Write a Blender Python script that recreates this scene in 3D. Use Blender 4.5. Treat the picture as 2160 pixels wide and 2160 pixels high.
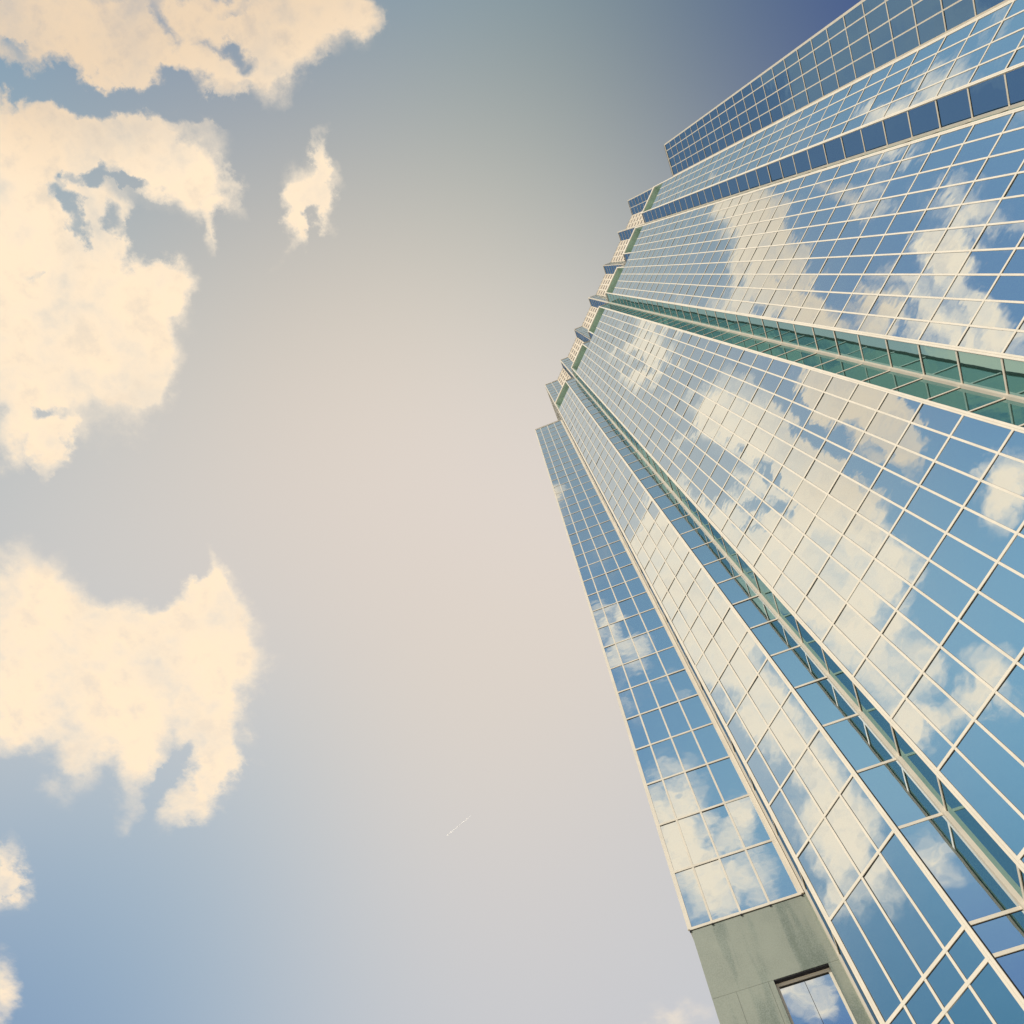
import bpy, math, random
from mathutils import Vector, Matrix

random.seed(7)
scene = bpy.context.scene
for o in list(bpy.data.objects):
    bpy.data.objects.remove(o)
COL = scene.collection
FL = 3.9            # metres per storey: every plan length and level below is given in storeys
EYE = 1.6
R2 = math.sqrt(2.0)

# ------------------------------------------------------------------ camera
cam_data = bpy.data.cameras.new('camera')
cam_data.sensor_width = 36.0
cam_data.lens = 25.638
cam_data.clip_start = 0.1
cam_data.clip_end = 60000.0
cam = bpy.data.objects.new('camera', cam_data)
COL.objects.link(cam)
rot = Matrix(((0.93120994, 0.35477646, 0.08355657),
              (0.36298984, -0.88196527, -0.30062542),
              (-0.03296083, 0.31027557, -0.95007508)))
cam.matrix_world = Matrix.Translation((0, 0, EYE)) @ rot.to_4x4()
scene.camera = cam

# ------------------------------------------------------------------ exposure
scene.view_settings.view_transform = 'Standard'
scene.view_settings.look = 'None'
scene.view_settings.exposure = 0.0
scene.view_settings.gamma = 1.0
scene.cycles.max_bounces = 8
scene.cycles.glossy_bounces = 6
scene.cycles.caustics_reflective = False

# ------------------------------------------------------------------ sun
SUN = Vector((-0.62, -0.95, 1.0)).normalized()
sd = bpy.data.lights.new('sun', 'SUN')
sd.energy = 3.0
sd.angle = math.radians(0.5)
sd.color = (1.0, 0.93, 0.82)
so = bpy.data.objects.new('sun', sd)
COL.objects.link(so)
so.rotation_euler = SUN.to_track_quat('Z', 'Y').to_euler()
SUN_EL = math.asin(SUN.z)
SUN_ROT = math.atan2(SUN.x, SUN.y)

# ------------------------------------------------------------------ sky with clouds
# clouds lie on a layer overhead: (x/z, y/z, turn, half length, half width, density)
CLOUDS = [
    (-0.3517, -0.4524, -2.8094, 0.0907, 0.0325, 1.0),
    (-0.317, -0.4062, -2.4951, 0.069, 0.0287, 1.0),
    (-0.2398, -0.3827, -2.8289, 0.0862, 0.0429, 1.0),
    (-0.1024, -0.3421, -2.818, 0.0711, 0.0375, 1.0),
    (-0.1399, -0.3156, 2.2458, 0.0336, 0.027, 1.0),
    (-0.055, -0.327, -2.8183, 0.0341, 0.0193, 1.0),
    (-0.2082, -0.3386, -2.8292, 0.0375, 0.0198, 1.0),
    (-0.3959, -0.4814, -2.8307, 0.0481, 0.0207, 1.0),
    (-0.3095, -0.3713, -2.4748, 0.0303, 0.0105, 1.0),
    (-0.3034, -0.3452, -2.4826, 0.0533, 0.0059, 0.35),
    (-0.1962, -0.3085, 3.0609, 0.0167, 0.0066, 0.5),
    (-0.2756, -0.3566, -2.8413, 0.0287, 0.0154, -1.4),
    (-0.2473, -0.3941, 2.1406, 0.0239, 0.012, -0.7),
    (-0.1831, -0.3658, -3.0046, 0.0175, 0.0138, -1.1),
    (-0.1609, -0.3881, -2.7973, 0.0244, 0.0084, -1.0),
    (-0.2157, -0.3735, -2.9501, 0.0174, 0.0128, -0.5),
    (-0.179, -0.341, -2.8079, 0.0249, 0.0109, -0.9),
    (-0.3724, -0.4473, -2.8939, 0.0159, 0.0094, -1.1),
    (-0.3939, -0.4412, -2.8583, 0.0122, 0.0064, -0.8),
    (-0.4196, -0.4452, -2.5438, 0.017, 0.0092, -0.6),
    (-0.4544, -0.4028, 2.3839, 0.0117, 0.0082, 0.45),
    (-0.4297, -0.3964, 2.1723, 0.0171, 0.006, 0.5),
    (-0.3712, -0.3753, -2.6518, 0.121, 0.0149, -1.0),
    (-0.4226, -0.3391, -2.8076, 0.1012, 0.038, 1.0),
    (-0.3384, -0.2975, -2.8988, 0.0708, 0.0461, 1.0),
    (-0.3098, -0.2517, -2.3321, 0.048, 0.0296, 1.0),
    (-0.4897, -0.3146, 3.1025, 0.0871, 0.0682, 1.0),
    (-0.5251, -0.2363, 2.8781, 0.1069, 0.0874, 1.0),
    (-0.4613, -0.191, 2.3582, 0.0599, 0.0449, 1.0),
    (-0.5092, -0.1249, -2.9719, 0.1007, 0.0729, 1.0),
    (-0.6011, -0.0795, -2.9774, 0.1065, 0.0762, 1.0),
    (-0.4512, -0.1238, -2.9428, 0.0552, 0.0395, 1.0),
    (-0.3905, -0.1215, -2.8621, 0.0314, 0.0197, 1.0),
    (-0.4761, -0.0678, 2.2519, 0.064, 0.0447, 1.0),
    (-0.6319, 0.0021, 2.1573, 0.0456, 0.0168, 1.1),
    (-0.6775, -0.0241, -2.8156, 0.0643, 0.0295, 0.7),
    (-0.3045, -0.181, 2.2606, 0.0297, 0.009, 0.75),
    (-0.311, -0.2231, -2.8589, 0.0394, 0.0242, 0.42),
    (-0.2711, -0.1946, -2.4703, 0.0189, 0.009, 0.4),
    (-0.4063, -0.2696, -2.9071, 0.0183, 0.0119, -1.5),
    (-0.4385, -0.2898, 1.8266, 0.0161, 0.0107, -1.2),
    (-0.4663, -0.2523, 1.9501, 0.0267, 0.0126, -1.6),
    (-0.4671, -0.2191, 2.8937, 0.0141, 0.0118, -1.2),
    (-0.4259, -0.2247, 2.9199, 0.014, 0.0117, -0.9),
    (-0.48, -0.2773, 2.925, 0.0139, 0.0114, -0.8),
    (-0.3584, -0.2479, -2.7872, 0.0234, 0.0066, -1.0),
    (-0.4054, -0.2019, -2.8539, 0.0173, 0.01, -0.9),
    (-0.3977, -0.1799, 2.5001, 0.0307, 0.0254, -0.8),
    (-0.5453, -0.1925, -3.0424, 0.0323, 0.0124, -0.9),
    (-0.5183, -0.1959, -2.883, 0.0148, 0.009, -0.7),
    (-0.6232, -0.0381, -2.9203, 0.0215, 0.0143, -1.5),
    (-0.5019, -0.078, -2.8742, 0.0154, 0.0096, -0.6),
    (-0.554, -0.0775, 3.0938, 0.0116, 0.0094, -0.6),
    (-0.4328, -0.095, 2.2026, 0.0207, 0.0135, -0.5),
    (-0.3918, -0.2314, -2.8185, 0.0262, 0.0123, 0.25),
    (-0.5741, -0.172, 2.8149, 0.0813, 0.0666, 0.4),
    (-0.1656, -0.1637, 2.1828, 0.0359, 0.0287, 1.0),
    (-0.1468, -0.1857, 2.1257, 0.0305, 0.009, 0.8),
    (-0.2141, -0.1358, 2.603, 0.0309, 0.0113, 0.9),
    (-0.1638, -0.1264, 2.0757, 0.0227, 0.0146, 0.9),
    (-0.1847, -0.1546, -2.8644, 0.0226, 0.016, 1.0),
    (-0.198, -0.1531, -2.9519, 0.0107, 0.0086, -0.7),
    (-0.189, -0.1159, -2.9045, 0.0162, 0.0126, -0.8),
    (-0.8048, 0.173, 3.0624, 0.0798, 0.0647, 1.0),
    (-0.7736, 0.2801, -2.8994, 0.1425, 0.0974, 1.0),
    (-0.6647, 0.3249, -2.8626, 0.1191, 0.0804, 1.0),
    (-0.581, 0.3111, 2.1292, 0.0799, 0.0465, 1.0),
    (-0.6291, 0.3989, 2.1126, 0.1219, 0.0638, 1.0),
    (-0.8223, 0.3595, -2.7909, 0.185, 0.0846, 1.0),
    (-0.6484, 0.4942, 2.1972, 0.0595, 0.0449, 1.0),
    (-0.7962, 0.4971, 2.3066, 0.0928, 0.0276, 0.8),
    (-0.7247, 0.5826, 2.8392, 0.0772, 0.0274, 0.9),
    (-0.6691, 0.5504, 2.7376, 0.0578, 0.0264, 0.7),
    (-0.5761, 0.2386, -2.2525, 0.0297, 0.0122, 0.9),
    (-0.5452, 0.2696, 2.0778, 0.043, 0.0123, 0.8),
    (-0.8304, 0.4503, 2.361, 0.0611, 0.0479, 0.5),
    (-0.907, 0.4506, 2.2523, 0.0616, 0.0403, 0.5),
    (-0.9351, 0.3747, -3.1162, 0.0587, 0.0468, 0.6),
    (-0.588, 0.5301, 2.0525, 0.0396, 0.0116, 0.5),
    (-0.6412, 0.2076, -2.7924, 0.0839, 0.0377, -0.8),
    (-0.7298, 0.514, 2.7143, 0.0488, 0.0103, -0.7),
    (-0.9416, 0.4145, -3.0228, 0.0503, 0.0386, -0.6),
    (-0.5732, 0.3049, 2.0758, 0.0352, 0.0078, -0.5),
    (-1.1034, 0.585, 2.1777, 0.0564, 0.0203, 0.9),
    (-1.1266, 0.6362, 2.0275, 0.039, 0.0258, 0.9),
    (-1.256, 0.8295, 2.181, 0.0776, 0.0308, 0.9),
    (-0.1616, 1.3535, -2.6898, 0.0707, 0.035, 0.5),
    (-0.5883, -0.3462, -3.1247, 0.0999, 0.0739, 1.0),
    (-0.7187, -0.3448, -3.0625, 0.0937, 0.0646, 1.0),
    (-0.5876, -0.2807, -2.9422, 0.0663, 0.0427, 1.0),
    (-0.6016, -0.4016, -2.9044, 0.0698, 0.0396, 1.0),
    (-0.405, -0.4568, -2.8746, 0.0671, 0.0368, 1.0),
    (-0.6881, -0.1439, -2.7984, 0.1168, 0.0414, 1.0),
    (-0.8424, -0.1899, -2.803, 0.1299, 0.0449, 1.0),
    (-1.0262, -0.2097, -2.8489, 0.1246, 0.0562, 1.0),
    (-1.1729, -0.1978, -2.8934, 0.0849, 0.0433, 0.7),
    (-0.8831, -0.3881, -3.0376, 0.0736, 0.0472, 0.9),
    (-0.8703, -0.512, -2.9144, 0.0752, 0.0387, 0.9),
    (-0.5793, -0.577, 3.0213, 0.0382, 0.028, 0.9),
    (-0.5362, -0.5999, 3.0454, 0.0312, 0.0229, 0.8),
    (-0.773, -0.4238, -3.1303, 0.0399, 0.0277, 0.5),
    (-0.2153, -0.5089, -2.8586, 0.0353, 0.0194, 1.0),
    (-0.21, -0.5672, -2.9503, 0.0406, 0.0277, 1.0),
    (-0.2631, -0.593, -2.8701, 0.0516, 0.0277, 1.0),
    (-0.2861, -0.538, -2.857, 0.0468, 0.0242, 1.0),
    (-0.3181, -0.6199, -2.8796, 0.0513, 0.0274, 1.0),
    (-0.2522, -0.4711, -2.9249, 0.0301, 0.02, 1.0),
    (-0.3317, -0.5696, -2.8798, 0.0349, 0.019, 0.6),
    (-0.0653, -0.3621, -2.825, 0.0367, 0.0209, 0.7),
    (-0.1671, -0.3893, -2.8024, 0.0549, 0.021, 1.0),
    (-0.0159, -0.5424, 1.2615, 0.0414, 0.0211, 0.55),
    (-0.0054, -0.6008, 1.3687, 0.0372, 0.0296, 0.6),
    (-0.036, -0.9194, 1.3351, 0.0768, 0.0492, 1.0),
    (-0.0188, -0.9866, 1.9026, 0.0587, 0.0525, 1.0),
    (0.0791, -0.9919, 2.1974, 0.0439, 0.0382, 1.0),
    (-0.0361, -1.0917, 1.8088, 0.0614, 0.0543, 1.0),
    (0.0414, -1.093, 2.5484, 0.0667, 0.0506, 1.0),
    (-0.0348, -0.6755, 2.0626, 0.0261, 0.0244, 0.45),
    (0.0181, -0.6766, 2.7106, 0.0304, 0.0172, 0.4),
    (0.0584, -1.3628, 1.3734, 0.0666, 0.0335, 1.0),
    (0.0929, -1.4507, 1.5187, 0.0503, 0.0356, 0.8),
    (0.377, -1.2175, 1.9109, 0.0769, 0.0611, 0.7),
    (0.0031, -1.0577, 1.0279, 0.0552, 0.0195, -0.6),
    (0.0172, -0.5802, -2.1202, 0.0215, 0.0154, 0.34),
    (-0.0096, -0.5445, -1.6648, 0.0304, 0.0139, 0.323),
    (0.0068, -0.4187, 1.597, 0.0405, 0.0132, 0.255),
    (-0.0571, -0.5345, -1.7432, 0.0315, 0.0142, 0.595),
    (-0.0906, -0.4926, -1.7434, 0.0373, 0.0177, 0.595),
    (-0.1345, -0.5975, -2.1306, 0.0284, 0.0198, 0.68),
    (-0.1836, -0.6146, -2.149, 0.0289, 0.0203, 0.68),
    (-0.074, -0.441, -1.9741, 0.0332, 0.015, 0.425),
    (-0.1879, -0.656, -2.4615, 0.0241, 0.0193, 0.51),
    (-0.9025, -0.3836, -2.5677, 0.0456, 0.0374, 0.765),
    (-0.893, -0.4645, 1.4183, 0.0399, 0.0334, 0.68),
    (-0.5669, -0.0971, 2.7491, 0.0297, 0.012, 0.4),
    (-0.6075, -0.0552, 2.7301, 0.0262, 0.0122, 0.35),
    (-0.6506, -0.0596, 2.6986, 0.0301, 0.0164, 0.42),
]
SKY = [
    (-0.2, -0.1866, 0.0371, 0.1701, 0.1836),
    (0.0333, -0.1387, 0.2097, 0.2613, 0.1398),
    (0.1056, -0.1136, 0.012, 0.0751, 0.0234),
    (0.1863, -0.0694, 0.012, 0.0279, 0.1753),
    (0.2363, -0.0612, 0.012, 0.0562, 0.2957),
    (0.256, -0.0655, 0.012, 0.0737, 0.3116),
    (0.2191, -0.0872, 0.012, 0.012, 0.2104),
    (-0.0932, -0.1222, 0.4537, 0.4652, 0.3084),
    (0.014, -0.0509, 0.8192, 0.7052, 0.5367),
    (0.1006, -0.0488, 0.1497, 0.4123, 0.3602),
    (-0.0809, -0.0018, 0.9373, 0.7922, 0.7131),
    (-0.1312, -0.0634, 0.8657, 0.6939, 0.494),
    (-0.0259, 0.0954, 0.695, 0.6341, 0.6435),
    (-0.153, 0.1625, 0.608, 0.5722, 0.5324),
    (-0.0702, 0.258, 0.7904, 0.6813, 0.5515),
    (-0.1062, 0.3983, 0.6736, 0.6204, 0.593),
    (-0.2334, 0.3614, 0.6601, 0.6304, 0.6246),
    (-0.286, 0.3986, 0.4097, 0.5081, 0.6262),
    (-0.3503, 0.2778, 0.5306, 0.6289, 0.6598),
    (-0.0963, 0.4716, 0.4928, 0.5467, 0.6421),
    (-0.3937, 0.3052, 0.0676, 0.341, 0.528),
    (-0.4509, 0.3104, 0.012, 0.0474, 0.347),
    (-0.393, 0.1855, 0.5055, 0.5966, 0.6366),
    (-0.3262, 0.02, 0.5815, 0.5746, 0.5604),
    (-0.2472, 0.0396, 0.8555, 0.7078, 0.6276),
    (-0.2146, -0.0555, 0.7161, 0.6115, 0.4824),
    (-0.3034, 0.0506, 0.8128, 0.6853, 0.5996),
    (-0.1505, 0.3044, 0.8905, 0.7356, 0.5727),
    (0.0282, 0.0053, 0.8898, 0.7999, 0.7015),
    (-0.0357, 0.405, 0.5664, 0.5935, 0.6127),
    (0.0373, 0.0817, 0.7934, 0.7247, 0.6887),
    (-0.2509, -0.1964, 0.279, 0.485, 0.6036),
    (-0.2219, -0.2212, 0.0817, 0.3542, 0.5811),
    (-0.3942, -0.1954, 0.1378, 0.3736, 0.5362),
    (-0.4887, -0.0848, 0.012, 0.1266, 0.3244),
    (-0.5449, -0.1463, 0.0862, 0.2097, 0.2713),
    (-0.2927, -0.2153, 0.3866, 0.5815, 0.7301),
    (-0.0898, -0.2094, 0.012, 0.012, 0.3381),
    (-0.0784, -0.2569, 0.012, 0.012, 0.2916),
    (-0.0315, -0.2929, 0.012, 0.012, 0.3235),
    (0.0133, -0.3118, 0.125, 0.2735, 0.3965),
    (-0.004, -0.2291, 0.012, 0.1175, 0.421),
    (0.0254, -0.2928, 0.4915, 0.7561, 0.7726),
    (0.0033, -0.2257, 0.0721, 0.4458, 0.6248),
    (0.0267, -0.3696, 0.5665, 0.8182, 0.7014),
    (0.0379, -0.5196, 0.012, 0.0603, 0.3464),
    (-0.3003, -0.0187, 0.2201, 0.4349, 0.5452),
]
CONTRAIL = [(-0.398, 0.809), (-0.343, 0.786)]
SKY_S = 0.15
CLOUD_GROW = 1.58
CLOUD_THIN = (0.98, 0.84, 0.66, 1)
CLOUD_DEEP = (1.06, 0.85, 0.615, 1)
CLOUD_SHADE = (0.92, 0.79, 0.62, 1)
CLOUD_WARM = (0.74, 0.56, 0.39, 1)
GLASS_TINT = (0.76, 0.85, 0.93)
DIMMED_TINT = (0.10, 0.21, 0.42)
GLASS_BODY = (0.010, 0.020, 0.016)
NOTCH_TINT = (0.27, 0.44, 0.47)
NOTCH_BOUNCE = (0.024, 0.05, 0.04)
CREAM = (0.77, 0.69, 0.56)
TILT = 0.0045


world = bpy.data.worlds.new('World')
scene.world = world
world.use_nodes = True
nt = world.node_tree
nt.nodes.clear()


class NG:
    def __init__(self, tree):
        self.t = tree

    def n(self, kind, **kw):
        nd = self.t.nodes.new(kind)
        for k, v in kw.items():
            setattr(nd, k, v)
        return nd

    def put(self, sock, val):
        if hasattr(val, 'is_output') or isinstance(val, bpy.types.NodeSocket):
            self.t.links.new(val, sock)
        else:
            sock.default_value = val

    def math(self, op, a, b=0.0, c=0.0, clamp=False):
        nd = self.n('ShaderNodeMath', operation=op, use_clamp=clamp)
        for s, v in zip(nd.inputs, (a, b, c)):
            self.put(s, v)
        return nd.outputs[0]

    def vec(self, op, a, b=None, scale=None):
        nd = self.n('ShaderNodeVectorMath', operation=op)
        self.put(nd.inputs[0], a)
        if b is not None:
            self.put(nd.inputs[1], b)
        if scale is not None:
            self.put(nd.inputs['Scale'], scale)
        return nd.outputs['Value'] if op in ('LENGTH', 'DOT_PRODUCT', 'DISTANCE') else nd.outputs[0]

    def noise(self, v, scale, detail=6.0, rough=0.55, color=False, dist=0.0):
        nd = self.n('ShaderNodeTexNoise')
        self.put(nd.inputs['Vector'], v)
        nd.inputs['Scale'].default_value = scale
        nd.inputs['Detail'].default_value = detail
        nd.inputs['Roughness'].default_value = rough
        nd.inputs['Distortion'].default_value = dist
        return nd.outputs['Color' if color else 'Fac']

    def ramp(self, v, lo, hi, a=0.0, b=1.0, smooth=True):
        nd = self.n('ShaderNodeMapRange', interpolation_type='SMOOTHSTEP' if smooth else 'LINEAR', clamp=True)
        self.put(nd.inputs[0], v)
        for i, x in enumerate((lo, hi, a, b)):
            nd.inputs[i + 1].default_value = x
        return nd.outputs[0]

    def mix(self, f, a, b, blend='MIX'):
        nd = self.n('ShaderNodeMix', data_type='RGBA', blend_type=blend)
        self.put(nd.inputs[0], f)
        self.put(nd.inputs[6], a)
        self.put(nd.inputs[7], b)
        return nd.outputs[2]


g = NG(nt)
tc = g.n('ShaderNodeTexCoord').outputs['Generated']
sep = g.n('ShaderNodeSeparateXYZ')
g.put(sep.inputs[0], tc)
dx, dy, dz = sep.outputs
zc = g.math('MAXIMUM', dz, 0.06)
com = g.n('ShaderNodeCombineXYZ')
g.put(com.inputs[0], g.math('DIVIDE', dx, zc))
g.put(com.inputs[1], g.math('DIVIDE', dy, zc))
uv = com.outputs[0]
com = g.n('ShaderNodeCombineXYZ')
zp = g.math('ADD', g.math('MAXIMUM', dz, 0.0), 1.0)
g.put(com.inputs[0], g.math('DIVIDE', dx, zp))
g.put(com.inputs[1], g.math('DIVIDE', dy, zp))
st = com.outputs[0]

# clear sky: colour by direction
num = None
den = None
for (cx, cy, r, gg, b) in SKY:
    d = g.vec('SUBTRACT', st, (cx, cy, 0.0))
    w = g.math('EXPONENT', g.math('MULTIPLY', g.vec('DOT_PRODUCT', d, d), -1.0 / SKY_S ** 2))
    w = g.math('ADD', w, 1e-6)
    c = g.vec('SCALE', (r, gg, b), scale=w)
    num = c if num is None else g.vec('ADD', num, c)
    den = w if den is None else g.math('ADD', den, w)
clear = g.vec('SCALE', num, scale=g.math('DIVIDE', 1.0, den))
sky_tex = g.n('ShaderNodeTexSky', sky_type='NISHITA', sun_disc=False)
sky_tex.sun_elevation = SUN_EL
sky_tex.sun_rotation = SUN_ROT
air = g.vec('SCALE', sky_tex.outputs[0], scale=0.05)
low = g.ramp(dz, 0.05, 0.45, 1.0, 0.0)
clear = g.mix(low, clear, air)

# cloud cover
warp = g.vec('SCALE', g.vec('SUBTRACT', g.noise(uv, 7.0, 8.0, 0.62, True), (0.5, 0.5, 0.5)), scale=0.17)
flat = g.vec('MULTIPLY', g.vec('ADD', uv, warp), (1.0, 1.0, 0.0))
cover = None
for (cx, cy, turn, sx, sy, amp) in CLOUDS:
    mp = g.n('ShaderNodeMapping', vector_type='TEXTURE')
    g.put(mp.inputs['Vector'], flat)
    mp.inputs['Location'].default_value = (cx, cy, 0)
    mp.inputs['Rotation'].default_value = (0, 0, turn)
    mp.inputs['Scale'].default_value = (sx * CLOUD_GROW, sy * CLOUD_GROW, 1)
    gr = g.n('ShaderNodeTexGradient', gradient_type='QUADRATIC_SPHERE' if False else 'SPHERICAL')
    g.put(gr.inputs[0], mp.outputs[0])
    if cover is None:
        cover = g.math('MULTIPLY', gr.outputs['Fac'], amp)
    else:
        cover = g.math('MULTIPLY_ADD', gr.outputs['Fac'], amp, cover)
cover = g.math('MINIMUM', cover, 0.85)
fine = g.noise(uv, 11.0, 6.0, 0.56)
wisp = g.noise(uv, 34.0, 6.0, 0.6)
tex = g.math('ADD', g.math('MULTIPLY', g.math('SUBTRACT', fine, 0.5), 1.55), g.math('MULTIPLY', g.math('SUBTRACT', wisp, 0.5), 0.34))
has = g.ramp(cover, 0.02, 0.3)
dens = g.math('ADD', cover, g.math('MULTIPLY', tex, has))
cloud = g.ramp(dens, 0.03, 0.92)
mottle = g.ramp(g.noise(uv, 22.0, 5.0, 0.6), 0.48, 0.72)
cloud = g.math('MULTIPLY', cloud, g.math('SUBTRACT', 1.0, g.math('MULTIPLY', mottle, 0.3)))
body = g.ramp(g.noise(uv, 15.0, 6.0, 0.55), 0.3, 0.7)
deep = g.ramp(dens, 0.4, 1.0)
white = g.mix(deep, CLOUD_THIN, CLOUD_DEEP)
white = g.mix(g.math('MULTIPLY', body, 0.16), white, CLOUD_SHADE)
# southern clouds dimmed and warmed: lens vignetting put into their colour
south = g.ramp(sep.outputs[1], -0.36, -0.22, 1.0, 0.0)
south = g.math('MULTIPLY', south, g.math('MULTIPLY', g.ramp(sep.outputs[1], -0.47, -0.40, 0.0, 1.0), g.ramp(sep.outputs[0], -0.48, -0.38, 0.0, 1.0)))
white = g.mix(g.math('MULTIPLY', south, 0.6), white, CLOUD_WARM)
sky_col = g.mix(cloud, clear, white)
bg = g.n('ShaderNodeBackground')
g.put(bg.inputs['Color'], sky_col)
bg.inputs['Strength'].default_value = 1.0
wo = g.n('ShaderNodeOutputWorld')
nt.links.new(bg.outputs[0], wo.inputs['Surface'])
world.cycles.sampling_method = 'MANUAL'
world.cycles.sample_map_resolution = 256


# ------------------------------------------------------------------ materials
def material(name):
    m = bpy.data.materials.new(name)
    m.use_nodes = True
    m.node_tree.nodes.clear()
    gg = NG(m.node_tree)
    out = gg.n('ShaderNodeOutputMaterial')
    return m, gg, out


def principled(name, color, rough, metallic=0.0, vary=0.0, scale=1.0, bump=0.0):
    m, q, out = material(name)
    p = q.n('ShaderNodeBsdfPrincipled')
    p.inputs['Roughness'].default_value = rough
    p.inputs['Metallic'].default_value = metallic
    p.inputs['Specular IOR Level'].default_value = 0.2
    pos = q.n('ShaderNodeNewGeometry').outputs['Position']
    if vary:
        f = q.noise(pos, scale, 5.0, 0.6)
        dark = tuple(c * (1 - vary) for c in color) + (1,)
        lite = tuple(min(1, c * (1 + vary)) for c in color) + (1,)
        q.put(p.inputs['Base Color'], q.mix(q.ramp(f, 0.3, 0.7), dark, lite))
    else:
        p.inputs['Base Color'].default_value = tuple(color) + (1,)
    if bump:
        b = q.n('ShaderNodeBump')
        b.inputs['Strength'].default_value = bump
        b.inputs['Distance'].default_value = 0.02
        q.put(b.inputs['Height'], q.noise(pos, scale * 6, 6.0, 0.6))
        q.put(p.inputs['Normal'], b.outputs[0])
    m.node_tree.links.new(p.outputs[0], out.inputs['Surface'])
    return m


def mirror_glass(name, tint, body, wave=0.008):
    """coated glass: a tinted mirror over a faint green body, slightly wavy"""
    m, q, out = material(name)
    pos = q.n('ShaderNodeNewGeometry').outputs['Position']
    bmp = q.n('ShaderNodeBump')
    bmp.inputs['Strength'].default_value = 1.0
    bmp.inputs['Distance'].default_value = wave
    q.put(bmp.inputs['Height'], q.noise(pos, 0.55, 2.0, 0.45))
    gl = q.n('ShaderNodeBsdfAnisotropic')
    gl.inputs['Color'].default_value = tint + (1,)
    gl.inputs['Roughness'].default_value = 0.0
    q.put(gl.inputs['Normal'], bmp.outputs[0])
    df = q.n('ShaderNodeBsdfDiffuse')
    df.inputs['Color'].default_value = body + (1,)
    ad = q.n('ShaderNodeAddShader')
    m.node_tree.links.new(gl.outputs[0], ad.inputs[0])
    m.node_tree.links.new(df.outputs[0], ad.inputs[1])
    m.node_tree.links.new(ad.outputs[0], out.inputs['Surface'])
    return m


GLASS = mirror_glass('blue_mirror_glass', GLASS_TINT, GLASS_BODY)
GLASS_DIMMED = mirror_glass('blue_mirror_glass_dimmed', DIMMED_TINT, GLASS_BODY)  # same glass; darker reflections of side-facing walls put into the tint
GLASS_NOTCH = mirror_glass('mirror_glass_green_bounce', NOTCH_TINT, NOTCH_BOUNCE)  # same glass; green of the double reflection in notches put into its colour
METAL = principled('cream_painted_aluminium', CREAM, 0.65, vary=0.05, scale=0.7)
GASKET_SHADE = principled('dark_gasket_and_shade', (0.045, 0.04, 0.032), 0.7)
SOFFIT = principled('green_soffit_panel', (0.44, 0.58, 0.47), 0.6, vary=0.12, scale=0.5)
PANEL = principled('cream_wall_panel', (0.80, 0.66, 0.49), 0.55, vary=0.08, scale=0.6)
ROOFING = principled('grey_roofing', (0.35, 0.34, 0.32), 0.9, vary=0.2, scale=0.4)
SHADE = principled('dark_reveal', (0.03, 0.028, 0.032), 0.7)
PAVING = principled('pale_paving', (0.74, 0.70, 0.62), 0.85, vary=0.15, scale=0.15)
VAPOUR, _q, _o = material('white_vapour')
_t = _q.n('ShaderNodeBsdfTranslucent')
_d = _q.n('ShaderNodeBsdfDiffuse')
_a = _q.n('ShaderNodeAddShader')
for _k, _s in enumerate((_t, _d)):
    _s.inputs['Color'].default_value = (0.72, 0.70, 0.66, 1)
    VAPOUR.node_tree.links.new(_s.outputs[0], _a.inputs[_k])
VAPOUR.node_tree.links.new(_a.outputs[0], _o.inputs['Surface'])


def stone_material():
    m, q, out = material('grey_green_granite')
    pos = q.n('ShaderNodeNewGeometry').outputs['Position']
    base = q.mix(q.ramp(q.noise(pos, 0.5, 4.0, 0.6), 0.3, 0.7), (0.155, 0.185, 0.14, 1), (0.245, 0.275, 0.21, 1))
    speck = q.ramp(q.noise(pos, 16.0, 5.0, 0.75), 0.4, 0.6)
    base = q.mix(q.math('MULTIPLY', speck, 0.5), base, (0.36, 0.39, 0.33, 1))
    mp = q.n('ShaderNodeMapping')
    mp.inputs['Scale'].default_value = (0.95, 0.95, 0.10)
    q.put(mp.inputs['Vector'], pos)
    wash = q.noise(mp.outputs[0], 1.0, 3.0, 0.5)
    base = q.mix(q.math('MULTIPLY', q.ramp(wash, 0.46, 0.56), 0.5), base, (0.36, 0.37, 0.29, 1))
    base = q.mix(q.math('MULTIPLY', q.ramp(wash, 0.36, 0.47, 1.0, 0.0), 0.55), base, (0.15, 0.18, 0.13, 1))
    p = q.n('ShaderNodeBsdfPrincipled')
    p.inputs['Roughness'].default_value = 0.42
    q.put(p.inputs['Base Color'], base)
    m.node_tree.links.new(p.outputs[0], out.inputs['Surface'])
    return m


STONE = stone_material()


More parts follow.
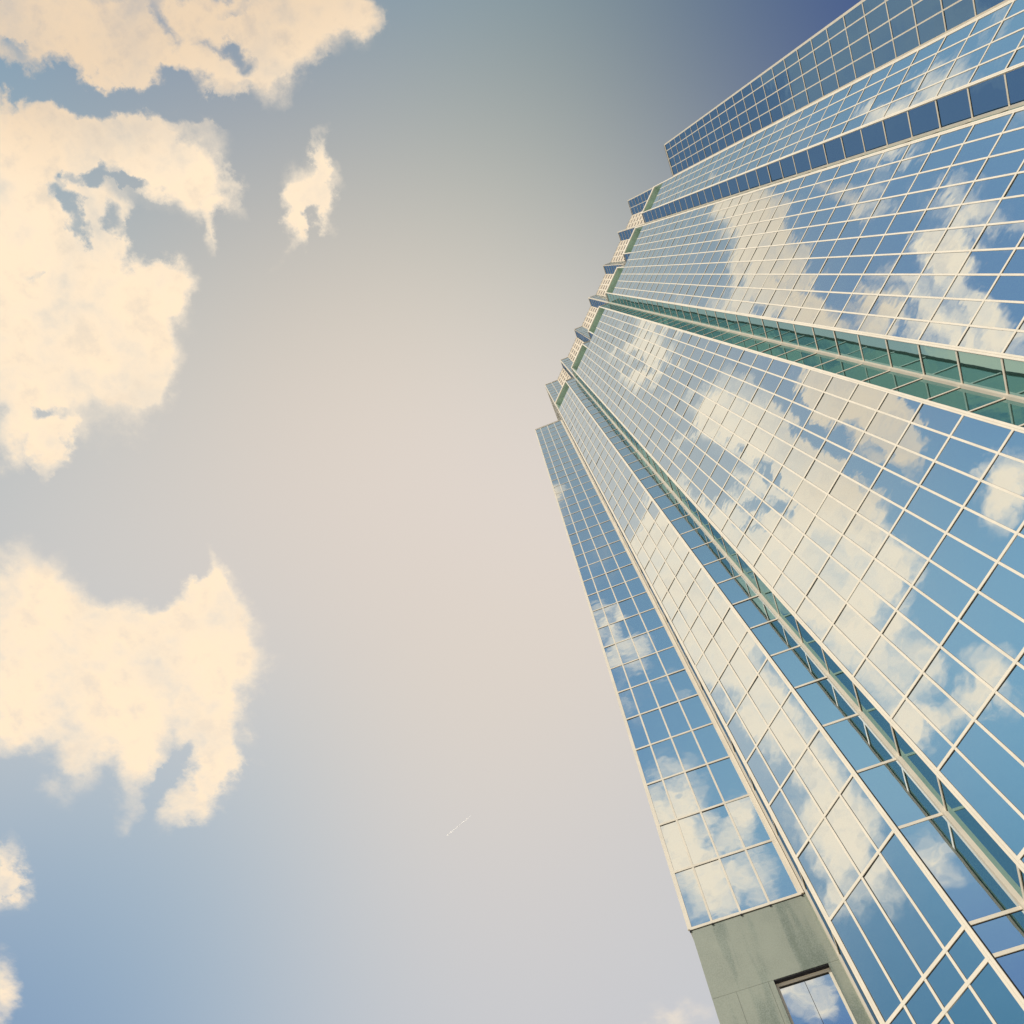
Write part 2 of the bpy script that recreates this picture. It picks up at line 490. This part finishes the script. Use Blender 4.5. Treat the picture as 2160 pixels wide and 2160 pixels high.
# ------------------------------------------------------------------ mesh helpers
class MB:
    """collects polygons, in metres, and links them as ONE mesh object"""

    def __init__(self):
        self.v, self.f, self.mi, self.mats = [], [], [], []

    def slot(self, m):
        if m not in self.mats:
            self.mats.append(m)
        return self.mats.index(m)

    def poly(self, pts, m):
        k = len(self.v)
        self.v += [tuple(p) for p in pts]
        self.f.append(tuple(range(k, k + len(pts))))
        self.mi.append(self.slot(m))

    def hexa(self, c, m):
        """c: eight corners, bottom ring of four then top ring of four"""
        k = len(self.v)
        self.v += [tuple(p) for p in c]
        for q in ((3, 2, 1, 0), (4, 5, 6, 7), (0, 1, 5, 4), (1, 2, 6, 5), (2, 3, 7, 6), (3, 0, 4, 7)):
            self.f.append(tuple(k + i for i in q))
            self.mi.append(self.slot(m))

    def build(self, name, parent=None, origin=None):
        me = bpy.data.meshes.new(name)
        og = Vector(origin) if origin else Vector((0, 0, 0))
        me.from_pydata([tuple(Vector(p) - og) for p in self.v], [], self.f)
        for m in self.mats:
            me.materials.append(m)
        me.polygons.foreach_set('material_index', self.mi)
        me.update()
        o = bpy.data.objects.new(name, me)
        COL.objects.link(o)
        o.location = og
        if parent:
            o.parent = parent
            o.matrix_parent_inverse = Matrix.Identity(4)
        return o


def lvl(z):
    return EYE + z * FL


class Wall:
    """a vertical plane from plan point p to q (storeys), outside on the right-hand side"""

    def __init__(self, p, q):
        self.p = Vector((p[0] * FL, p[1] * FL))
        self.q = Vector((q[0] * FL, q[1] * FL))
        d = self.q - self.p
        self.len = d.length
        self.t = d.normalized()
        self.n = Vector((self.t.y, -self.t.x))

    def at(self, s, z, off=0.0):
        b = self.p + self.t * s + self.n * off
        return Vector((b.x, b.y, z))

    def box(self, mb, s0, s1, z0, z1, o0, o1, m):
        a = [self.at(s0, z0, o0), self.at(s1, z0, o0), self.at(s1, z0, o1), self.at(s0, z0, o1)]
        b = [self.at(s0, z1, o0), self.at(s1, z1, o0), self.at(s1, z1, o1), self.at(s0, z1, o1)]
        mb.hexa(a + b, m)

    def quad(self, mb, s0, s1, z0, z1, off, m):
        mb.poly([self.at(s0, z0, off), self.at(s1, z0, off), self.at(s1, z1, off), self.at(s0, z1, off)], m)


PANES = []          # (corner points, material)


def pane(w, s0, s1, z0, z1, m, off=-0.012):
    a, b = random.gauss(0, TILT), random.gauss(0, TILT)
    hw, hh = (s1 - s0) / 2, (z1 - z0) / 2
    pts = []
    for ss, zz, i, j in ((s0, z0, -1, -1), (s1, z0, 1, -1), (s1, z1, 1, 1), (s0, z1, -1, 1)):
        pts.append(w.at(ss, zz, off + i * hw * a + j * hh * b))
    PANES.append((pts, m))


MW = 0.125      # mullion width
MH = 0.152      # transom height


def curtain_wall(w, cols, zs, parent, glass, name='curtain_wall_frame', ends=(0.0, 0.0), top_trim=0.0, skip=None, mw=MW, top_of=None):
    """panes and one mesh of mullions and transoms; cols in metres along the wall, zs in metres"""
    mb = MB()
    for i in range(len(cols) - 1):
        for j in range(len(zs) - 1):
            if skip and skip(i, j):
                continue
            pane(w, cols[i], cols[i + 1], zs[j], zs[j + 1], glass)
    for i, s in enumerate(cols):
        last = i in (0, len(cols) - 1)
        if last and ends[0 if i == 0 else 1] < 0:
            w.box(mb, s - 0.03, s + 0.03, zs[0], zs[-1], -0.11, 0.034, METAL)
            continue
        hw = mw / 2
        if last and ends[0 if i == 0 else 1] > 0:
            hw = ends[0 if i == 0 else 1]
        z1 = zs[-1] if top_of is None else top_of(i)
        w.box(mb, s - hw, s + hw, zs[0], z1, -0.10, 0.020 + (0.006 if hw > mw / 2 + 1e-6 else 0), METAL)
        w.box(mb, s + hw, s + hw + 0.008, zs[0], z1, -0.10, 0.004, GASKET_SHADE)
    for j, z in enumerate(zs):
        if top_of is not None and j == len(zs) - 1:
            continue
        w.box(mb, cols[0], cols[-1], z - MH / 2, z + MH / 2, -0.09, 0.03, METAL)
        w.box(mb, cols[0], cols[-1], z - MH / 2 - 0.03, z - MH / 2 - 0.001, -0.09, -0.003, GASKET_SHADE)  # dark strip added to draw the shade under the transom
    if top_trim:
        w.box(mb, cols[0], cols[-1], zs[-1] - 0.05, zs[-1] + top_trim, -0.25, 0.075, METAL)
    return mb.build(name, parent)


# ------------------------------------------------------------------ the tower
tower = bpy.data.objects.new('skyscraper', None)
COL.objects.link(tower)
tower['label'] = 'tall blue mirror-glass skyscraper with cream window grid and stepped notched corners'
tower['category'] = 'skyscraper'

D0 = 6.725
NOTCH = 0.43


def ad(a, d):
    """plan point from distance along the diagonal front and depth behind it"""
    D = D0 + d
    return ((a + D) / R2, (D - a) / R2)


def mir(pt):
    """the plan is symmetrical about the middle notch"""
    return (pt[1] + 1.967, pt[0] - 1.967)


GROUND = -EYE / FL
PODIUM = [-0.35, 0.6, 1.6, 2.6, 3.6, 4.35, 5.071, 5.428]
STOREYS = [9.736 + j for j in range(-3, 33)]            # 6.736 ... 41.736
ZB = [lvl(z) for z in PODIUM + STOREYS]
Z_SILL = lvl(41.736)
Z_LINTEL = lvl(43.80)
Z_TERR = lvl(44.05)
Z_ROOF = lvl(53.0)
UP = [lvl(42.736), lvl(43.736)]
W1 = 0.3859


def colset(seq):
    out = [0.0]
    for k in seq:
        out.append(out[-1] + k * W1 * FL)
    return out


E_, M_ = 0.9096, 1.0516
C4 = colset([E_, 1, 1, E_])
C10 = colset([E_, 1, 1, 1, M_, M_, 1, 1, 1, E_])

fronts = [(-5.199, -3.726), (-2.866, 0.963), (1.817, 5.646), (6.506, 7.979)]
inner = [-3.296, 1.39, 6.076]
mids = [(-1.357, -0.951, -0.545), (3.326, 3.732, 4.138)]

# --- diagonal fronts
for k, (a0, a1) in enumerate(fronts):
    w = Wall(ad(a0, 0), ad(a1, 0))
    cols = [c * w.len / (C4 if k in (0, 3) else C10)[-1] for c in (C4 if k in (0, 3) else C10)]
    curtain_wall(w, cols, ZB, tower, GLASS, ends=(0.13, 0.13), top_of=lambda i: Z_SILL + 0.05)

# --- notches between the fronts: one face in, one face out
for a in inner:
    p, c, q = ad(a - NOTCH, 0), ad(a, NOTCH), ad(a + NOTCH, 0)
    w1, w2 = Wall(p, c), Wall(c, q)
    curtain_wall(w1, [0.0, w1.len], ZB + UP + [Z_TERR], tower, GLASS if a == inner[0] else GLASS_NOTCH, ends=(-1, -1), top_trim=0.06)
    curtain_wall(w2, [0.0, w2.len], ZB + UP + [Z_TERR], tower, GLASS_DIMMED if a == inner[2] else GLASS_NOTCH, ends=(-1, -1), top_trim=0.06)
    mb = MB()
    b = Vector(c) * FL
    s = 0.2
    pts = [(b.x - s, b.y - s), (b.x + 0.05, b.y - s), (b.x + 0.05, b.y + 0.05), (b.x - s, b.y + 0.05)]
    mb.hexa([(x, y, lvl(GROUND)) for x, y in pts] + [(x, y, Z_ROOF - 0.3) for x, y in pts], METAL)
    mb.build('corner_post', tower)

# --- small notches over the middle of the wide fronts, above the sill level
for a0, am, a1 in mids:
    c = ad(am, am - a0)
    w1, w2 = Wall(ad(a0, 0), c), Wall(c, ad(a1, 0))
    curtain_wall(w1, [0.0, w1.len], [Z_SILL] + UP + [Z_TERR], tower, GLASS, ends=(-1, -1), top_trim=0.06)
    curtain_wall(w2, [0.0, w2.len], [Z_SILL] + UP + [Z_TERR], tower, GLASS_DIMMED, ends=(-1, -1), top_trim=0.06)
    mb = MB()
    mb.poly([(*(Vector(ad(x, d)) * FL), Z_SILL + 0.02) for x, d in ((a0, 0), (a1, 0), (am, am - a0))], ROOFING)
    mb.build('ledge', tower)

# --- open sky loggias in every four-window bay, with a green ceiling
BAYS = [(-5.199, -3.726), (-2.866, -1.357), (-0.545, 0.963), (1.817, 3.326), (4.138, 5.646), (6.506, 7.979)]
DEEP = 0.85
for a0, a1 in BAYS:
    w = Wall(ad(a0, 0), ad(a1, 0))
    mb = MB()
    w.box(mb, 0.02, w.len - 0.02, Z_LINTEL + 0.02, Z_TERR - 0.1, -DEEP * FL, -0.12, SOFFIT)
    mb.build('soffit', tower)
    mb = MB()
    w.box(mb, -0.12, w.len + 0.12, Z_LINTEL, Z_TERR + 0.06, -0.12, 0.07, METAL)
    mb.build('lintel', tower)
    mb = MB()
    for s in (0.0, w.len):
        w.box(mb, s - 0.1, s + 0.1, Z_SILL + 0.05, Z_LINTEL - 0.002, -0.2, 0.05, METAL)
    w.box(mb, 0.1, w.len - 0.1, Z_SILL - 0.3, Z_SILL, -0.3, -0.03, SOFFIT)
    w.box(mb, 0.1, 0.16, Z_SILL, Z_LINTEL, -DEEP * FL, -0.2, SOFFIT)
    w.box(mb, w.len - 0.16, w.len - 0.1, Z_SILL, Z_LINTEL, -DEEP * FL, -0.2, SOFFIT)
    w.box(mb, 0.0, w.len, Z_SILL, Z_LINTEL, -DEEP * FL - 0.1, -DEEP * FL, SOFFIT)
    mb.build('loggia', tower)

# --- crown: bays set back, glass prows between them
HALF = DEEP - NOTCH
CROWN_Z = [Z_TERR] + [lvl(44.736 + j) for j in range(0, 9)] + [Z_ROOF]
tips = [-3.296, -0.951, 1.39, 3.732, 6.076]
TIP0 = (1.0756, 8.64)
left = (TIP0[1], )


def on_deep(y):
    """point of the set-back crown plane at plan height y"""
    return ((D0 + DEEP) * R2 - y, y)


c_start = on_deep(TIP0[1])
crown_bays = []
prev = c_start
for a in tips:
    crown_bays.append((prev, ad(a - HALF, DEEP)))
    prev = ad(a + HALF, DEEP)
crown_bays.append((prev, mir(c_start)))
for p, q in crown_bays:
    w = Wall(p, q)
    n = max(3, round(w.len / (W1 * FL)))
    mb = MB()
    w.box(mb, 0.0, w.len, Z_TERR, Z_ROOF - 0.3, -0.4, 0.0, PANEL)
    for i in range(n + 1):
        s = w.len * i / n
        if 0 < i < n:
            w.box(mb, s - 0.09, s + 0.09, Z_TERR, Z_ROOF - 0.35, -0.1, 0.10, METAL)
    for z in CROWN_Z[1:-1]:
        w.box(mb, 0.0, w.len, z - 0.35, z + 0.35, -0.1, 0.06, METAL)
    wall = mb.build('crown_wall', tower)
    mb = MB()
    for z in CROWN_Z[1:-1]:
        for i in range(n):
            s0, s1 = w.len * i / n, w.len * (i + 1) / n
            w.box(mb, s0 + 0.2, s1 - 0.2, z + 1.2, z + 2.3, 0.0, 0.025, SHADE)
    sl = mb.build('slit_window', wall)
    sl['kind'] = 'stuff'
    mb = MB()
    w.box(mb, 0.0, w.len, Z_ROOF - 0.35, Z_ROOF, -0.4, 0.14, METAL)
    mb.build('coping', wall)
for a in tips:
    b0, t_, b1 = ad(a - HALF, DEEP), ad(a, NOTCH), ad(a + HALF, DEEP)
    w1, w2 = Wall(b0, t_), Wall(t_, b1)
    curtain_wall(w1, [0.0, w1.len], CROWN_Z, tower, GLASS_DIMMED, name='crown_prow_frame', ends=(-1, 0.09), top_trim=0.08)
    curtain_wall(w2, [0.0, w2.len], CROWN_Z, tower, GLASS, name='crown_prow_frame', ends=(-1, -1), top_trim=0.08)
# crown ends
for p, q, gl in ((TIP0, c_start, GLASS), (mir(c_start), mir(TIP0), GLASS_DIMMED)):
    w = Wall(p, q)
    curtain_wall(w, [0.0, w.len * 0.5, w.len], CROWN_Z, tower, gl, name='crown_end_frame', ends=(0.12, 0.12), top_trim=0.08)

# --- wings at both ends
E1 = (1.0756, 9.046)
E0 = (-0.60, 9.046)
E2 = ad(-5.199, 0)
WING_X = [0.0, 0.32, 0.735, 1.15, 1.60]          # first column is narrow
Z_STONE = lvl(7.736)
wing_z = [Z_STONE] + [lvl(8.736 + j) for j in range(0, 34)]
Z_WING = lvl(42.0)
BACK = 17.0
for flip in (False, True):
    f = mir if flip else (lambda p: p)

    def wall(p, q):
        return Wall(f(q), f(p)) if flip else Wall(p, q)

    gl = GLASS_DIMMED if flip else GLASS
    # front of the wing
    w = wall(E0, E1)
    cols = [x * FL for x in WING_X]
    if flip:
        cols = [w.len - c for c in reversed(cols)]
        ends = (0.16, 0.12)
    else:
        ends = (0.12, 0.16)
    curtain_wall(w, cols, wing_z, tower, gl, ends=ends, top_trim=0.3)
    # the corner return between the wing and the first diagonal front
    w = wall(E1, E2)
    curtain_wall(w, [0.0, w.len], ZB + UP + [Z_TERR], tower, GLASS if flip else GLASS_DIMMED, ends=(-1, -1), top_trim=0.06)
    mb = MB()
    s0, s1 = (-0.02, 0.30) if not flip else (w.len - 0.30, w.len + 0.02)
    w.box(mb, s0, s1, lvl(GROUND), Z_TERR + 1.0, -0.3, 0.10, METAL)
    mb.build('corner_post', tower)
    # outer side of the wing and the flank of the core above the wing roof
    w = wall((E0[0], BACK), (E0[0], E0[1] + 0.04))
    n = 19
    curtain_wall(w, [w.len * i / n for i in range(n + 1)], wing_z, tower, gl, ends=(0.1, 0.1), top_trim=0.3)
    w = wall((TIP0[0], BACK), (TIP0[0], TIP0[1] + 0.04))
    n = 20
    curtain_wall(w, [w.len * i / n for i in range(n + 1)], [lvl(41.9), lvl(42.736), lvl(43.736)] + CROWN_Z[1:], tower, gl,
                 name='core_flank_frame', ends=(0.1, 0.1), top_trim=0.08)
    # stone base of the wing
    mb = MB()
    w = wall(E0, E1)
    s_lo, s_hi = (0.02, w.len - 0.02)

    def sx(x):
        """distance along the wall for a plan x measured on the first wing"""
        d = (x - E0[0]) * FL
        return w.len - d if flip else d

    zj = lvl(6.712)
    wl, wr = sorted((sx(0.205), sx(0.905)))
    z_wt, z_wb = zj, lvl(3.9)
    zs = [lvl(GROUND), lvl(0.9), lvl(2.8), z_wb, lvl(4.75), zj, Z_STONE - 0.09]
    joints = sorted([0.02, sx(-0.28), sx(0.135), sx(0.55), w.len - 0.02])
    JT = 0.012
    for j in range(len(zs) - 1):
        for i in range(len(joints) - 1):
            a, b = joints[i], joints[i + 1]
            lo, hi = zs[j], zs[j + 1]
            if z_wb - 0.01 <= lo < z_wt - 0.01:
                segs = [(a, min(b, wl)), (max(a, wr), b)]
            else:
                segs = [(a, b)]
            for x0, x1 in segs:
                if x1 - x0 > 0.04:
                    w.box(mb, x0 + (0 if j >= 5 else JT / 2), x1 - (0 if j >= 5 else JT / 2) , lo + JT / 2, hi - JT / 2, -0.30, -0.02 - 0.004 * ((i * 7 + j * 3) % 3), STONE)
    w.box(mb, 0.05, w.len - 0.05, lvl(GROUND), z_wb, -0.34, -0.06, SHADE)
    w.box(mb, 0.05, w.len - 0.05, z_wt, Z_STONE - 0.1, -0.34, -0.06, SHADE)
    w.box(mb, 0.05, wl, z_wb, z_wt, -0.34, -0.06, SHADE)
    w.box(mb, wr, w.len - 0.05, z_wb, z_wt, -0.34, -0.06, SHADE)
    base = mb.build('stone_wall', tower)
    # feet of the mullions over the stone
    for x in WING_X:
        mb = MB()
        s = w.len - x * FL if flip else x * FL
        w.box(mb, s - 0.05, s + 0.05, Z_STONE - 0.16, Z_STONE - 0.09, -0.08, 0.05, SHADE)
        mb.build('mullion_foot', tower)
    # the tall window let into the stone
    mb = MB()
    d = -0.30
    w.box(mb, wl, wr, z_wt - 0.05, z_wt - 0.004, -0.60, -0.05, SHADE)
    w.box(mb, wl - 0.02, wl + 0.004, z_wb, z_wt - 0.06, -0.6, -0.08, STONE)
    w.box(mb, wr - 0.004, wr + 0.02, z_wb, z_wt - 0.06, -0.6, -0.08, STONE)
    for s0, s1 in ((wl + 0.006, wl + 0.13), (wr - 0.13, wr - 0.006)):
        w.box(mb, s0, s1, z_wb, z_wt - 0.051, d - 0.2, d + 0.03, METAL)
    w.box(mb, wl + 0.13, wr - 0.13, z_wt - 0.20, z_wt - 0.052, d - 0.2, d + 0.022, METAL)
    w.box(mb, wl + 0.13, wr - 0.13, z_wb, z_wb + 0.15, d - 0.2, d + 0.022, METAL)
    w.box(mb, wl + 0.13, wr - 0.13, z_wt - 0.27, z_wt - 0.202, d - 0.2, d - 0.02, GASKET_SHADE)
    sm = (wl + wr) / 2
    w.box(mb, sm - 0.012, sm + 0.012, z_wb + 0.15, z_wt - 0.27, d - 0.2, d - 0.03, GASKET_SHADE)
    win = mb.build('stone_wall_window', tower)
    for s0, s1 in ((wl + 0.13, sm - 0.012), (sm + 0.012, wr - 0.13)):
        mb = MB()
        w.box(mb, s0, s1, z_wb + 0.15, z_wt - 0.27, d - 0.1, d - 0.045, gl)
        mb.build('pane', win)
    # side wall of the stone base
    w = wall((E0[0] + 0.02, BACK), (E0[0] + 0.02, E0[1] + 0.09))
    mb = MB()
    w.box(mb, 0.0, w.len, lvl(GROUND), Z_STONE - 0.09, -0.3, 0.0, STONE)
    mb.build('stone_wall', tower)
    mb = MB()
    pts = [f(p) for p in ((E0[0], E0[1]), (E1[0], E1[1]), (E1[0], BACK), (E0[0], BACK))]
    mb.poly([(x * FL, y * FL, Z_WING - 0.1) for x, y in pts], ROOFING)
    mb.build('roof', tower)

# --- roofs and the far sides
mb = MB()
ring = [TIP0] + [c_start]
for a in tips:
    ring += [ad(a - HALF, DEEP), ad(a, NOTCH), ad(a + HALF, DEEP)]
ring += [mir(c_start), mir(TIP0), mir((TIP0[0], BACK)), (mir((TIP0[0], BACK))[0], BACK), (TIP0[0], BACK)]
mb.poly([(x * FL, y * FL, Z_ROOF - 0.15) for x, y in ring], ROOFING)
mb.build('roof', tower)
mb = MB()
ring = [E2]
for i, (a0, a1) in enumerate(fronts):
    for m0, mm, m1 in mids:
        if a0 < mm < a1:
            ring += [ad(m0, 0), ad(mm, mm - m0), ad(m1, 0)]
    if i < 3:
        ring += [ad(a1, 0), ad(inner[i], NOTCH), ad(fronts[i + 1][0], 0)]
ring += [mir(E2), mir(E1), mir((E1[0], BACK)), (mir((E1[0], BACK))[0], BACK), (E1[0], BACK), E1]
mb.poly([(x * FL, y * FL, Z_TERR - 0.06) for x, y in ring], ROOFING)
mb.build('terrace', tower)
for p, q in (((mir((E0[0], BACK))[0], mir(E0)[1]), (mir((E0[0], BACK))[0], BACK)), ((mir((E0[0], BACK))[0], BACK), (E0[0], BACK))):
    w = Wall(p, q)
    mb = MB()
    w.box(mb, 0.0, w.len, lvl(GROUND), Z_WING, -0.3, 0.0, PANEL)
    mb.build('rear_wall', tower)

# --- glass panes: the hundred that show largest one by one, the others as one part
Rinv = rot.transposed()


def shown(pts):
    uvs = []
    for p in pts:
        c = Rinv @ (p - Vector((0, 0, EYE)))
        if c.z > -0.1:
            return 0.0
        k = 2 * 25.638 / 36.0
        uvs.append((max(-1, min(1, c.x / -c.z * k)), max(-1, min(1, c.y / -c.z * k))))
    s = 0.0
    for i in range(4):
        x0, y0 = uvs[i]
        x1, y1 = uvs[(i + 1) % 4]
        s += x0 * y1 - x1 * y0
    return s / 2


PANES.sort(key=lambda t: -shown(t[0]))
for pts, m in PANES[:100]:
    mb = MB()
    ctr = sum(pts, Vector()) / 4
    mb.poly(pts, m)
    mb.build('window_pane', tower, origin=ctr)
mb = MB()
for pts, m in PANES[100:]:
    mb.poly(pts, m)
rest = mb.build('window_pane', tower)
rest['kind'] = 'stuff'

# ------------------------------------------------------------------ ground and contrail
mb = MB()
mb.poly([(-9000, -9000, 0), (9000, -9000, 0), (9000, 9000, 0), (-9000, 9000, 0)], PAVING)
ground = mb.build('ground')
ground['kind'] = 'structure'


def sky_point(u, v, h):
    return Vector((u * h, v * h, EYE + h))


mb = MB()
a, b = sky_point(*CONTRAIL[0], 9000), sky_point(*CONTRAIL[1], 9000)
ax = (b - a)
n1 = ax.orthogonal().normalized()
n2 = ax.normalized().cross(n1)
prev = None
for i in range(13):
    t = i / 12
    r = 3.0 * (1.0 - 0.8 * t)
    c = a + ax * t
    ringp = [c + (n1 * math.cos(k * math.pi / 3) + n2 * math.sin(k * math.pi / 3)) * r for k in range(6)]
    if prev:
        for k in range(6):
            mb.poly([prev[k], prev[(k + 1) % 6], ringp[(k + 1) % 6], ringp[k]], VAPOUR)
    prev = ringp
trail = mb.build('contrail')
trail['label'] = 'short thin white contrail in the clear sky left of the tower'
trail['category'] = 'contrail'
